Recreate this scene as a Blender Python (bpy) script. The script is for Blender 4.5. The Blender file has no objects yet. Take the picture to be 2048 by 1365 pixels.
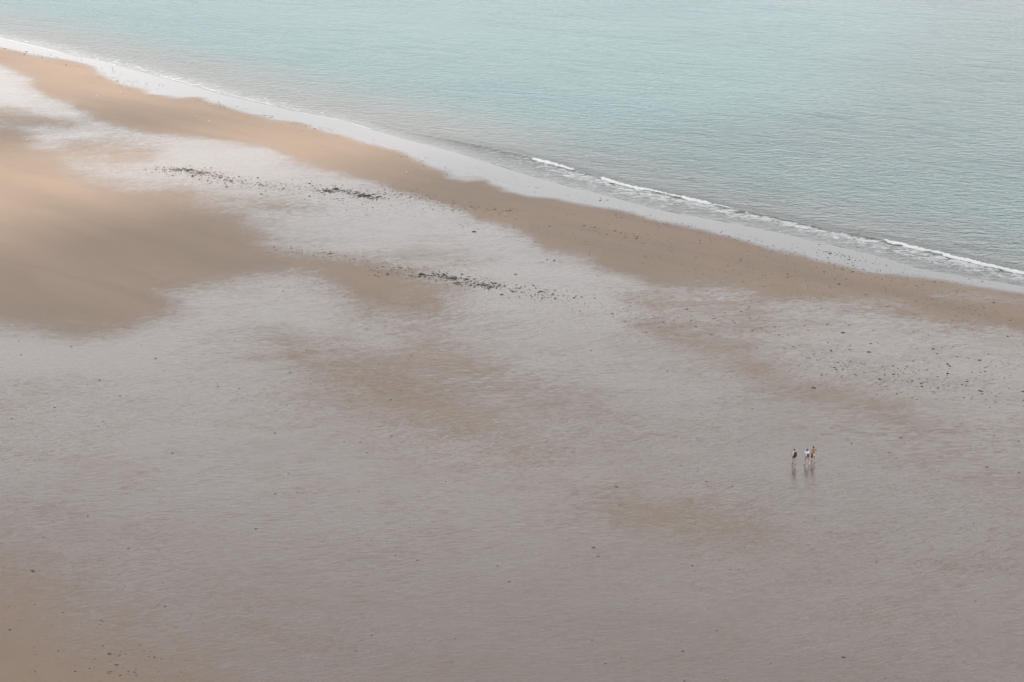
import bpy, bmesh, math, random
import numpy as np
from mathutils import Vector, Matrix

sc = bpy.context.scene
C = sc.collection
R = math.radians

# ------------------------------------------------------------------ camera
CAM_H = 75.0
cam_d = bpy.data.cameras.new('camera')
cam_d.lens = 70; cam_d.sensor_width = 36
cam_d.clip_start = 1.0; cam_d.clip_end = 60000
cam = bpy.data.objects.new('camera', cam_d); C.objects.link(cam)
cam.location = (0, 0, CAM_H)
cam.rotation_euler = (R(90 - 16.5), 0, 0)
sc.camera = cam

# ------------------------------------------------------------------ sky and sun
SUN_EL, SUN_AZ = 50.0, 230.0            # high, behind the camera on the left (azimuth clockwise from +Y)
SKY_STRENGTH = 0.1
SUN_STRENGTH = 2.1
EXPOSURE = 1.07
sun_dir = Vector((math.sin(R(SUN_AZ)) * math.cos(R(SUN_EL)), math.cos(R(SUN_AZ)) * math.cos(R(SUN_EL)), math.sin(R(SUN_EL))))

world = bpy.data.worlds.new('World'); sc.world = world
world.use_nodes = True
wt = world.node_tree; wt.nodes.clear()
def wn(t, **kw):
    n = wt.nodes.new(t)
    for k, v in kw.items(): setattr(n, k, v)
    return n
sky = wn('ShaderNodeTexSky', sky_type='NISHITA', sun_disc=False, sun_elevation=R(SUN_EL), sun_rotation=R(SUN_AZ),
         air_density=1.0, dust_density=2.0, ozone_density=1.0)
tc = wn('ShaderNodeTexCoord')
mp = wn('ShaderNodeMapping'); mp.inputs['Scale'].default_value = (1, 1, 2.5)
cn = wn('ShaderNodeTexNoise'); cn.inputs['Scale'].default_value = 2.2; cn.inputs['Detail'].default_value = 5
cr = wn('ShaderNodeValToRGB')
cr.color_ramp.elements[0].position = 0.3; cr.color_ramp.elements[0].color = (6.5, 6.5, 6.6, 1)
cr.color_ramp.elements[1].position = 0.7; cr.color_ramp.elements[1].color = (9.2, 9.1, 8.9, 1)
mx = wn('ShaderNodeMix', data_type='RGBA'); mx.inputs[0].default_value = 0.86
bg = wn('ShaderNodeBackground'); bg.inputs['Strength'].default_value = SKY_STRENGTH
wo = wn('ShaderNodeOutputWorld')
wt.links.new(tc.outputs['Generated'], mp.inputs['Vector']); wt.links.new(mp.outputs[0], cn.inputs['Vector'])
wt.links.new(cn.outputs['Fac'], cr.inputs['Fac'])
wt.links.new(sky.outputs[0], mx.inputs[6]); wt.links.new(cr.outputs[0], mx.inputs[7])
wt.links.new(mx.outputs[2], bg.inputs['Color']); wt.links.new(bg.outputs[0], wo.inputs['Surface'])

sl = bpy.data.lights.new('sun', 'SUN'); sl.energy = SUN_STRENGTH; sl.angle = R(6); sl.color = (1.0, 0.93, 0.82)
so = bpy.data.objects.new('sun', sl); C.objects.link(so)
so.rotation_euler = (-sun_dir).to_track_quat('-Z', 'Y').to_euler()

sc.view_settings.view_transform = 'Standard'; sc.view_settings.look = 'None'
sc.view_settings.exposure = EXPOSURE; sc.view_settings.gamma = 1.0
sc.view_settings.use_curve_mapping = False
sc.cycles.use_denoising = True
sc.cycles.denoiser = 'OPENIMAGEDENOISE'
sc.cycles.max_bounces = 8

# ------------------------------------------------------------------ survey of the beach, metres (x right, y out to sea)
SWASH = [[-187.0,582.66],[-154.49,548.65],[-134.83,524.63],[-118.08,508.54],[-110.63,501.7],[-100.56,487.72],[-96.27,474.46],[-91.5,466.25],[-81.87,452.68],[-74.83,445.84],[-71.2,447.19],[-63.87,435.94],[-55.02,425.83],[-42.55,410.9],[-32.97,399.1],[-29.03,392.12],[-21.38,383.32],[-15.51,370.57],[-12.4,364.96],[-10.64,358.6],[-5.88,359.05],[0.36,346.92],[7.85,339.93],[15.02,334.36],[23.08,326.33],[29.65,320.81],[34.45,314.41],[41.39,304.59],[47.85,296.26],[54.19,289.54],[60.85,285.99],[67.22,282.23],[73.88,277.73],[82.94,270.7],[93.83,261.0]]
SHORE = [[-194.23,606.06],[-160.12,569.44],[-140.01,545.66],[-124.13,527.4],[-111.55,510.28],[-97.48,494.2],[-86.42,479.06],[-75.05,464.06],[-65.92,450.61],[-55.99,439.19],[-45.93,427.69],[-35.77,417.34],[-22.13,397.47],[-11.33,383.32],[-4.47,372.48],[1.95,362.66],[7.54,355.07],[14.63,346.08],[21.72,337.12],[27.06,330.11],[35.36,323.36],[43.53,315.11],[49.65,308.25],[52.22,304.92],[57.27,298.78],[61.91,291.34],[68.18,286.57],[74.85,281.66],[84.31,275.53],[95.92,267.31]]
BREAK = [[-34.95,425.83],[-20.71,403.52],[-8.15,390.54],[-2.35,384.34],[4.31,375.87],[9.93,366.81],[16.12,358.16],[22.41,348.61],[27.77,342.77],[34.19,336.33],[36.41,333.58],[44.05,325.58],[51.05,317.58],[58.46,309.93],[64.61,302.63],[70.8,295.33],[76.5,288.05],[85.01,278.01]]
PATCHES = [[0.93,3.0,[[-173.45,521.88],[-127.73,495.85],[-98.07,443.83],[-52.75,395.85],[-10.69,335.93],[20.42,285.11],[28.23,273.91],[15.55,263.49],[5.42,273.91],[-9.09,282.23],[-32.61,297.2],[-45.41,324.47],[-74.33,352.45],[-125.22,370.57]]],[0.68,5.0,[[22.64,285.11],[48.64,276.63],[91.44,253.78],[56.74,149.03],[26.48,140.46],[28.85,169.21],[36.37,194.79],[44.73,217.17],[29.62,236.22],[21.48,251.46]]],[0.72,5.0,[[-24.01,168.09],[-5.78,171.5],[17.03,165.89],[64.18,171.5],[53.89,140.46],[-28.36,140.46]]],[0.8,3.5,[[-56.06,224.44],[-48.57,222.58],[-42.78,210.32],[-43.7,200.74],[-49.55,205.43],[-54.76,213.7]]],[0.86,4.0,[[-70.11,197.73],[-50.71,196.25],[-42.49,191.93],[-39.38,183.78],[-42.54,179.93],[-65.25,182.48]]],[0.9,1.4,[[-50.92,276.08],[-42.97,283.38],[-31.83,289.54],[-25.1,280.81],[-19.8,267.31],[-26.42,263.49],[-37.82,266.54],[-47.28,269.13]]],[0.85,1.5,[[-19.8,267.31],[-10.07,268.09],[-10.31,275.26],[-6.07,278.01],[3.95,270.7],[16.16,262.24],[17.68,253.78],[4.97,249.17],[-8.24,253.78],[-13.79,258.55]]],[0.85,2.5,[[-0.92,251.46],[16.87,251.46],[23.77,240.39],[28.37,236.22],[16.64,228.25],[4.73,236.22],[-4.11,244.71]]],[0.88,1.5,[[-5.26,210.32],[3.07,205.43],[8.21,196.25],[7.55,192.63],[2.89,191.93],[-2.36,200.74]]],[0.84,2.0,[[-28.91,261.0],[-20.37,256.15],[-12.47,244.71],[-5.29,239.34],[-10.29,238.29],[-19.21,249.17],[-28.18,253.78]]],[0.3,1.2,[[-119.58,435.94],[-106.94,431.46],[-98.86,422.15],[-88.89,412.64],[-92.12,405.76],[-100.93,412.64],[-114.72,417.34]]],[0.34,1.6,[[-89.36,383.83],[-88.0,392.64],[-80.83,395.31],[-71.29,388.45],[-68.23,380.31],[-68.44,372.0],[-75.95,370.1],[-84.34,375.38]]],[0.45,2.0,[[-56.47,341.95],[-49.13,346.08],[-40.69,341.95],[-32.75,332.03],[-39.15,328.21],[-47.67,335.14]]],[0.6,1.0,[[-20.4,298.78],[-15.22,303.61],[-4.98,301.01],[-1.08,297.2],[-7.09,291.04],[-14.7,292.56]]],[0.04,1.8,[[-141.47,421.55],[-106.64,410.32],[-102.38,408.6],[-99.46,404.08],[-95.66,394.24],[-93.89,387.41],[-88.36,379.31],[-84.8,368.68],[-82.86,363.58],[-76.21,355.94],[-72.45,352.02],[-68.6,347.34],[-63.57,346.5],[-57.79,346.5],[-54.24,335.93],[-49.38,328.96],[-44.97,325.58],[-44.15,318.65],[-41.58,315.11],[-38.6,304.92],[-36.64,302.95],[-32.9,300.05],[-24.87,296.57],[-16.81,289.54],[-11.82,284.53],[-7.83,278.85],[-10.48,275.81],[-10.83,269.91],[-14.14,268.6],[-15.46,270.97],[-19.92,269.13],[-22.28,273.37],[-25.44,281.38],[-29.45,287.46],[-31.8,289.24],[-36.15,289.24],[-43.05,283.95],[-50.51,276.63],[-47.6,269.39],[-50.78,260.51],[-52.08,256.86],[-57.85,251.46],[-62.71,254.25],[-66.69,256.15],[-68.87,257.1],[-91.08,263.49]]],[0.28,3.0,[[-30.57,251.46],[-24.06,244.93],[-12.6,242.1],[-11.7,234.79],[-7.51,229.41],[-1.98,219.85],[3.14,210.32],[0.89,207.85],[-3.6,211.15],[-7.11,215.77],[-10.97,218.77],[-16.29,222.03],[-22.75,230.39],[-26.81,240.39]]],[0.3,2.2,[[-14.99,255.67],[-9.49,251.46],[-4.11,244.71],[-0.88,239.34],[-4.01,238.29],[-9.18,242.53],[-13.33,249.17]]],[0.58,2.5,[[-1.48,233.17],[3.46,234.18],[10.61,228.25],[10.88,220.75],[5.62,220.75],[0.96,226.33]]],[0.3,1.8,[[16.78,261.0],[21.05,263.49],[25.29,257.1],[30.51,250.31],[34.63,237.87],[42.06,230.19],[45.32,223.51],[39.5,225.95],[32.78,232.77],[29.35,236.63],[28.5,243.18],[24.43,247.59],[19.67,253.78]]],[0.34,2.0,[[8.29,194.35],[12.05,196.25],[19.45,192.63],[25.09,189.14],[24.28,186.56],[16.79,185.89],[10.91,188.45]]],[0.05,3.2,[[-64.85,181.2],[-48.19,173.24],[-44.5,171.5],[-40.49,165.89],[-36.94,159.57],[-32.89,156.57],[-27.82,151.78],[-25.46,147.25],[-16.52,125.65],[-47.14,125.65]]],[0.6,3.0,[[-46.97,206.23],[-43.52,205.43],[-39.54,201.51],[-40.32,196.98],[-45.15,199.98]]],[0.55,3.0,[[-66.92,234.18],[-58.66,233.17],[-55.05,222.58],[-58.3,218.95],[-62.94,218.95]]],[0.42,1.3,[[16.11,273.91],[33.94,273.91],[37.2,266.02],[32.46,261.0],[19.24,267.31]]],[0.02,1.0,[[-187.0,582.66],[-154.49,548.65],[-134.83,524.63],[-118.08,508.54],[-110.63,501.7],[-100.56,487.72],[-96.27,474.46],[-91.5,466.25],[-81.87,452.68],[-74.83,445.84],[-71.2,447.19],[-63.87,435.94],[-55.02,425.83],[-42.55,410.9],[-32.97,399.1],[-29.03,392.12],[-21.38,383.32],[-15.51,370.57],[-12.4,364.96],[-10.64,358.6],[-5.88,359.05],[0.36,346.92],[7.85,339.93],[15.02,334.36],[23.08,326.33],[29.65,320.81],[34.45,314.41],[41.39,304.59],[47.85,296.26],[54.19,289.54],[60.85,285.99],[67.22,282.23],[73.88,277.73],[82.94,270.7],[93.83,261.0],[82.01,244.71],[69.55,256.62],[65.67,261.0],[60.22,261.99],[54.61,265.26],[48.66,272.83],[39.14,273.91],[27.89,280.25],[20.8,281.95],[18.66,286.57],[13.33,292.25],[12.42,296.26],[9.85,300.05],[5.32,302.63],[3.6,309.6],[0.08,317.58],[-5.43,324.47],[-8.14,330.11],[-11.1,335.14],[-13.4,339.12],[-16.52,342.77],[-20.42,348.18],[-24.56,354.19],[-30.88,361.75],[-40.44,372.96],[-48.05,388.45],[-57.91,395.31],[-63.79,399.65],[-73.01,401.3],[-78.63,407.46],[-82.81,411.47],[-87.3,416.75],[-91.23,424.6],[-95.03,431.46],[-99.24,439.85],[-105.11,447.19],[-111.36,462.6],[-114.69,474.46]]],[0.45,0.8,[[48.29,298.14],[51.99,297.2],[54.53,294.09],[50.48,292.56]]],[0.75,0.6,[[-11.81,358.16],[-6.81,359.95],[-3.56,356.83],[-8.52,354.19]]],[0.6,0.9,[[59.54,277.18],[66.94,278.01],[73.87,273.91],[73.07,270.7],[66.37,272.3],[61.03,273.91]]],[0.62,0.8,[[28.81,279.97],[33.75,278.57],[32.09,276.63],[29.27,277.18]]],[1.0,1.2,[[-87.24,251.46],[-68.16,254.25],[-63.84,252.85],[-57.11,249.17],[-51.0,251.46],[-45.35,249.17],[-45.96,241.46],[-55.26,240.39],[-59.98,236.22],[-80.46,230.19]]],[0.6,0.8,[[48.2,273.91],[55.08,272.56],[56.54,269.13],[50.36,269.91]]]]
BANDS = [["upper",[[-65.32,365.88],[-59.75,363.12],[-54.46,358.6],[-49.19,353.32],[-43.46,350.73]],230,1.6,0.17],["upper",[[-43.46,350.73],[-37.81,348.18],[-33.28,347.34],[-29.58,345.67],[-26.75,343.18],[-23.05,340.33]],190,2.2,0.16],["upper",[[-33.2,346.5],[-29.65,346.5],[-25.81,342.36],[-23.94,340.73]],110,0.55,0.24],["upper",[[-63.3,364.96],[-59.89,364.04],[-55.64,360.4],[-53.55,358.6]],90,0.5,0.22],["upper",[[-33.56,340.73],[-26.21,335.93],[-19.11,332.03],[-10.39,325.95]],80,3.0,0.14],["upper",[[-23.54,348.18],[-17.95,343.18],[-12.45,336.72],[-8.87,332.03]],110,1.6,0.15],["upper",[[-12.45,336.72],[-8.08,334.75],[-4.61,332.03],[0.51,328.96]],90,1.2,0.15],["lower",[[-36.71,303.61],[-32.16,300.37],[-28.16,299.09],[-23.33,296.57],[-17.79,293.47]],90,0.8,0.13],["lower",[[-21.42,291.04],[-16.77,288.64],[-12.97,287.46],[-9.19,285.69],[-4.69,282.23]],150,1.5,0.17],["lower",[[-13.71,287.16],[-9.17,284.82],[-4.68,281.66],[-1.02,279.97]],120,0.8,0.22],["lower",[[-4.68,281.66],[-0.29,279.41],[4.02,276.08],[8.97,273.37]],110,1.3,0.16],["lower",[[4.01,275.53],[9.65,272.56],[14.4,268.09],[17.61,263.49],[23.82,255.67]],80,1.6,0.13],["right",[[26.21,267.31],[31.37,263.49],[36.39,259.77],[40.94,253.78]],90,5.0,0.13],["right",[[37.64,249.17],[40.94,245.15],[44.19,241.46]],70,2.0,0.13],["right",[[42.11,240.39],[47.34,237.87],[51.32,235.81],[57.11,231.18],[62.48,228.25]],120,3.0,0.15],["right",[[53.97,249.17],[59.03,242.53],[63.84,236.22]],60,6.0,0.15],["bar",[[-5.43,330.11],[2.99,322.63],[11.06,315.46],[18.8,308.58],[27.65,300.37],[35.73,289.54]],210,5.5,0.13],["bar",[[12.78,317.93],[16.73,315.11],[21.38,311.64]],40,0.6,0.16],["bar",[[36.25,294.09],[44.31,286.57],[52.97,280.81],[59.43,276.63],[65.54,268.6],[71.27,263.49]],170,5.5,0.14],["bar",[[-40.15,390.54],[-29.28,377.83],[-18.84,361.3],[-9.17,344.01]],50,5.0,0.1],["bar",[[58.63,272.56],[64.72,268.09],[70.58,263.49]],60,2.5,0.14],["edge",[[-134.6,523.71],[-124.62,514.69],[-113.32,504.24],[-100.56,487.72]],90,1.6,0.17],["edge",[[-113.45,487.72],[-104.77,481.39],[-95.71,472.2],[-83.89,459.01]],60,2.0,0.14],["edge",[[-99.61,479.84],[-92.48,467.72],[-81.33,457.59]],40,2.0,0.14],["edge",[[-70.02,443.83],[-64.42,435.94],[-56.68,427.07],[-49.24,418.54],[-39.67,406.89]],110,1.0,0.15],["edge",[[-39.67,406.89],[-30.44,393.71],[-21.82,382.31],[-14.39,365.88]],90,1.4,0.13],["edge",[[-14.56,370.57],[-5.94,363.58],[3.19,346.08],[13.45,335.93]],80,3.0,0.12],["edge",[[15.01,332.03],[21.46,325.95],[26.04,320.08],[32.16,315.11],[37.95,308.92]],150,1.2,0.13],["edge",[[37.95,308.92],[44.74,300.37],[51.48,294.09],[57.69,286.57],[67.75,281.66]],120,2.4,0.14],["edge",[[48.23,302.95],[50.95,300.37],[52.19,298.46]],25,0.4,0.14],["sparse",[[-67.1,244.71],[-52.1,240.39],[-37.58,236.22],[-30.63,230.19]],50,12.0,0.12],["sparse",[[-19.69,230.19],[-14.71,228.25],[-8.49,222.58],[-2.55,218.95]],25,5.0,0.12],["near",[[-48.12,169.21],[-40.71,164.81],[-34.32,159.57],[-30.66,153.67]],85,12.0,0.11],["near",[[-35.67,157.56],[-33.23,156.08],[-31.25,154.62]],16,1.5,0.11],["sparse",[[-37.83,194.79],[-6.27,187.77],[23.31,181.2],[46.35,175.02]],45,22.0,0.1],["sparse",[[-32.42,163.73],[-5.55,163.73],[21.07,161.63],[43.95,164.81]],45,12.0,0.1],["sparse",[[16.64,228.25],[33.45,218.95],[56.88,210.32]],25,16.0,0.11]]
SINGLES = [[-6.17,315.11,0.81,"dark seaweed clump alone on the pale wet sand below the upper weed band"],[44.34,256.38,0.6,"largest dark clump alone on wet sand above the right hand weed scatter"],[11.08,197.87,0.43,"reddish brown seaweed clump on the damp sand left of the three walkers"],[-17.14,212.0,0.28,"middle one of three dark specks in a rising row on grey wet sand"],[-13.72,214.21,0.34,"highest of three dark specks in a rising row on grey wet sand"],[-18.96,212.16,0.23,"faintest of three specks in a rising row on grey wet sand"],[-24.83,195.81,0.32,"left one of two close dark specks on the open grey wet sand"],[-22.6,196.1,0.21,"right one of two close dark specks on the open grey wet sand"],[-16.12,196.54,0.21,"lone dark speck to the right of the two close specks"],[20.72,199.53,0.27,"smaller of two dark clumps below and left of the three walkers"],[23.39,198.02,0.32,"larger of two dark clumps below and left of the three walkers"],[7.98,181.07,0.39,"upper clump of the pair below the brown sand streak"],[8.33,178.93,0.29,"lower clump of the pair below the brown sand streak"],[17.23,176.59,0.29,"weed clump to the right of the pair below the brown streak"],[19.55,238.92,0.31,"dark speck alone on rippled sheen below the brown diagonal streak"],[10.28,248.04,0.33,"single dark speck on the rippled sheen below the lower weed band"],[9.47,267.05,0.35,"dark clump just below the lower weed band at its right end"],[-0.28,172.78,0.28,"dark weed piece low in the middle of the wet sand"],[18.13,161.84,0.22,"dark weed piece on the wet sand low right of the middle"],[14.77,157.66,0.31,"flat weed piece near the lower edge right of the middle"],[7.99,155.2,0.22,"round dark speck closest to the lower edge in the middle"],[38.24,211.66,0.34,"weed clump on wet sand up and right of the three walkers"],[41.89,208.5,0.28,"thin weed strand farther right of the three walkers"],[55.43,242.1,0.57,"big dark clump of a close pair in the right weed scatter"],[55.51,241.25,0.44,"smaller clump touching the big dark one in the right weed scatter"],[59.83,243.84,0.51,"isolated big clump at the upper right of the right weed scatter"],[54.59,238.08,0.5,"flat dark clump right below the close pair in the right scatter"],[62.26,230.78,0.49,"dark clump cut by the right edge of the view"],[47.9,281.95,0.59,"dark clump on the brown sand bar below the swash at right"],[-44.52,161.94,0.36,"long black weed piece at the lower left on brown sand"],[-36.85,163.95,0.27,"blackest weed lump at the edge of the lower left brown sand"],[-39.28,157.66,0.26,"dark weed lump in the middle of the lower left brown sand"],[-31.63,167.09,0.28,"dark weed lump on grey sand right of the lower left brown patch"],[-35.67,158.66,0.26,"flat reddish weed piece on the lower left brown sand"],[-40.34,153.57,0.21,"round dark lump low on the lower left brown sand"],[-37.01,153.67,0.26,"dark lump beside the pale ring mark on the lower left sand"],[-31.67,152.91,0.26,"dark lump at the lower edge right of the ring mark"],[-41.12,162.99,0.18,"small round lump between the black pieces at lower left"],[-41.11,156.97,0.17,"small round lump left of the middle lump on the brown sand"],[-43.61,167.43,0.23,"thin dark piece at the top of the lower left weed scatter"],[-43.21,189.42,0.26,"lone dark speck on the bright sheen above the lower left brown sand"],[-36.66,194.06,0.21,"lone upright dark speck on the rippled sand at left"],[-38.81,183.65,0.2,"small dark speck above the lower left brown sand"],[-51.13,235.19,0.43,"long dark weed piece on the bright left sheen"],[-47.39,228.83,0.36,"dark weed piece below the long one on the left sheen"],[-63.42,246.03,0.32,"dark speck at the far left on the brightest sheen"],[0.52,287.46,0.52,"slanted weed clump on pale sand right of the lower weed band"],[6.43,295.95,0.54,"rightmost of three dark clumps in a row on the pale sheen"],[5.37,296.57,0.38,"middle one of three dark clumps in a row on the pale sheen"],[-60.61,368.68,0.38,"small dark lump just above the upper weed band at left"],[-59.85,364.96,1.12,"thickest dark mat in the left part of the upper weed band"],[-31.39,348.18,1.25,"thick mat in the middle of the upper weed band"],[-13.56,287.16,1.19,"left one of two thick mats in the lower weed band"],[-8.87,284.82,1.11,"right one of two thick mats in the lower weed band"],[-25.54,342.36,1.23,"long dark mat where the upper weed band bends down"],[11.84,319.36,0.58,"dark clump on the brown bar at the end of the upper band"],[42.48,168.32,0.23,"lone dark weed piece at the far lower right"],[35.0,177.45,0.24,"lone dark speck on the wet sand at right below the walkers"]]
GULLS = [[-19.52,361.98,-0.3,"white gull standing upright on the sunlit sand bar, left one of the close pair"],[-15.11,353.54,2.0,"white gull on the sand bar with its grey back turned, right one of the pair"],[-96.85,392.91,1.0,"white gull on grey damp sand at the far left"],[-93.49,446.18,1.5,"white gull on the far sand bar, left one of the two near the sheen"],[-88.88,451.64,1.4,"white gull on the far sand bar closest to the water"],[-67.6,420.64,-1.2,"white gull on brown sand, left one of two below the swash"],[-63.64,414.68,0.4,"white gull on brown sand, right one of two below the swash"]]
SHELLS = [[-15.87,184.43,"tiny white shell on the open grey wet sand"],[61.59,278.01,"white shell on the sand bar at right below the swash"],[56.23,270.44,"white shell on the sheen below the right sand bar"],[-15.45,284.82,"white shell below the lower weed band"]]
STICKS = [[-97.95,486.92,"thin stick standing in the far swash, taller of the two"],[-96.91,483.75,"thin stick standing in the far swash, shorter of the two"]]
PEOPLE = [[30.82,204.95],[32.23,204.95],[33.01,205.51]]
ROLLS = [[[[4.03,375.87],[6.27,372.48],[9.93,366.81],[11.73,364.5]],1.0],[[[12.63,363.58],[16.12,358.16]],0.35],[[[15.94,358.16],[18.65,353.76],[22.41,348.61],[27.77,342.77],[32.6,337.92],[34.54,335.54]],1.0],[[[34.54,335.54],[36.41,333.58],[38.04,332.03]],0.5],[[[58.7,309.93],[64.61,302.63],[70.8,295.33],[76.5,288.05],[85.01,278.01]],1.0]]
THIN = [[[-180.96,591.81],[-139.77,544.66],[-128.22,530.21],[-116.02,515.57]],[[-3.7,372.0],[3.32,360.85],[7.54,355.07],[11.29,349.88],[14.63,346.08]],[[18.06,341.95],[23.67,333.97],[30.0,327.83]],[[31.62,327.08],[36.16,322.26]],[[46.35,311.98],[49.65,308.25],[52.46,304.92]],[[67.49,287.16],[70.74,285.11]],[[72.92,283.38],[75.66,281.09],[78.14,279.41]],[[-109.78,508.54],[-103.94,501.7],[-98.79,495.85]],[[-84.96,478.29],[-76.91,467.72],[-72.73,461.88]],[[-72.73,461.88],[-62.89,449.24],[-53.62,437.89],[-46.12,429.57]],[[-45.93,427.69],[-35.77,417.34],[-29.42,408.03]]]
SHADE_STREAK = [[-156.42,434.01],[-109.26,420.94],[-88.89,425.83],[-73.65,418.54],[-59.15,405.76],[-48.1,390.54],[-60.03,390.54],[-73.25,398.01],[-95.08,387.41],[-136.32,375.38]]
RING = [-34.01,153.48]

rng = np.random.default_rng(11)
random.seed(11)

# ------------------------------------------------------------------ helpers
def link_mesh(name, me, mat=None, parent=None):
    o = bpy.data.objects.new(name, me); C.objects.link(o)
    if mat: me.materials.append(mat)
    if parent: o.parent = parent
    return o
def tag(o, label=None, cat=None, group=None, kind=None):
    if label: o['label'] = label
    if cat: o['category'] = cat
    if group: o['group'] = group
    if kind: o['kind'] = kind
    return o
def empty(name, loc, rz=0.0):
    o = bpy.data.objects.new(name, None); C.objects.link(o)
    o.location = loc; o.rotation_euler = (0, 0, rz); o.empty_display_size = .3
    return o
def smooth(me):
    me.polygons.foreach_set('use_smooth', np.ones(len(me.polygons), bool))
def grid_mesh(name, P):
    """P: (rows, cols, 3) array of points"""
    r, c = P.shape[:2]
    me = bpy.data.meshes.new(name)
    i = np.arange(r * c).reshape(r, c)
    q = np.stack([i[:-1, :-1], i[:-1, 1:], i[1:, 1:], i[1:, :-1]], -1).reshape(-1, 4)
    me.vertices.add(r * c); me.vertices.foreach_set('co', P.reshape(-1).astype(np.float32))
    me.loops.add(q.size); me.loops.foreach_set('vertex_index', q.reshape(-1).astype(np.int32))
    me.polygons.add(len(q)); me.polygons.foreach_set('loop_start', np.arange(0, q.size, 4, dtype=np.int32))
    me.update(calc_edges=True); me.validate(); smooth(me)
    return me
def attr(me, name, a):
    at = me.attributes.new(name, 'FLOAT', 'POINT'); at.data.foreach_set('value', a.reshape(-1).astype(np.float32))
def vnoise(x, y, seed=0):
    """smooth value noise, 0..1"""
    xi = np.floor(x).astype(np.int64); yi = np.floor(y).astype(np.int64)
    fx = x - xi; fy = y - yi
    fx = fx * fx * (3 - 2 * fx); fy = fy * fy * (3 - 2 * fy)
    def h(a, b):
        n = (a * 374761393 + b * 668265263 + seed * 982451653) & 0xffffffff
        n = ((n ^ (n >> 13)) * 1274126177) & 0xffffffff
        return ((n ^ (n >> 16)) & 0xffff) / 65535.0
    return (h(xi, yi) * (1 - fx) + h(xi + 1, yi) * fx) * (1 - fy) + (h(xi, yi + 1) * (1 - fx) + h(xi + 1, yi + 1) * fx) * fy
def fbm(x, y, o=4, seed=0):
    s = 0; a = .5; t = 0
    for k in range(o):
        s = s + a * vnoise(x * 2 ** k, y * 2 ** k, seed + k); t += a; a *= .5
    return s / t
def sstep(a, b, x):
    t = np.clip((x - a) / (b - a), 0, 1); return t * t * (3 - 2 * t)
def signed_line(x, y, line):
    """distance to an open line that runs left to right; positive on the landward side"""
    line = np.array(line, float); d = np.full(x.shape, 1e9); sg = np.ones(x.shape)
    for a, b in zip(line[:-1], line[1:]):
        v = b - a; L = v @ v
        t = np.clip(((x - a[0]) * v[0] + (y - a[1]) * v[1]) / L, 0, 1)
        dx = x - a[0] - t * v[0]; dy = y - a[1] - t * v[1]
        dd = dx * dx + dy * dy
        cr_ = v[0] * (y - a[1]) - v[1] * (x - a[0])
        m = dd < d; d = np.where(m, dd, d); sg = np.where(m, np.where(cr_ > 0, -1, 1), sg)
    return np.sqrt(d) * sg
def poly_mask(x, y, pts, soft, sq=0.35):
    """soft inside mask of an outline; the features lie along the shore, so cross-shore distance counts less"""
    p = np.array(pts, float) * (1, sq); yy = y * sq
    x0, y0 = p.min(0) - soft * 1.5; x1, y1 = p.max(0) + soft * 1.5
    out = np.zeros(x.shape); sel = (x > x0) & (x < x1) & (yy > y0) & (yy < y1)
    X = x[sel]; Y = yy[sel]
    d = np.full(X.shape, 1e9); ins = np.zeros(X.shape, bool)
    for a, b in zip(p, np.roll(p, -1, 0)):
        v = b - a; L = v @ v + 1e-9
        t = np.clip(((X - a[0]) * v[0] + (Y - a[1]) * v[1]) / L, 0, 1)
        d = np.minimum(d, (X - a[0] - t * v[0]) ** 2 + (Y - a[1] - t * v[1]) ** 2)
        c = (a[1] > Y) != (b[1] > Y)
        with np.errstate(divide='ignore', invalid='ignore'):
            ins ^= c & (X < (b[0] - a[0]) * (Y - a[1]) / (b[1] - a[1] + 1e-12) + a[0])
    sd = np.where(ins, np.sqrt(d), -np.sqrt(d))
    out[sel] = sstep(-soft, soft, sd)
    return out

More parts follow.
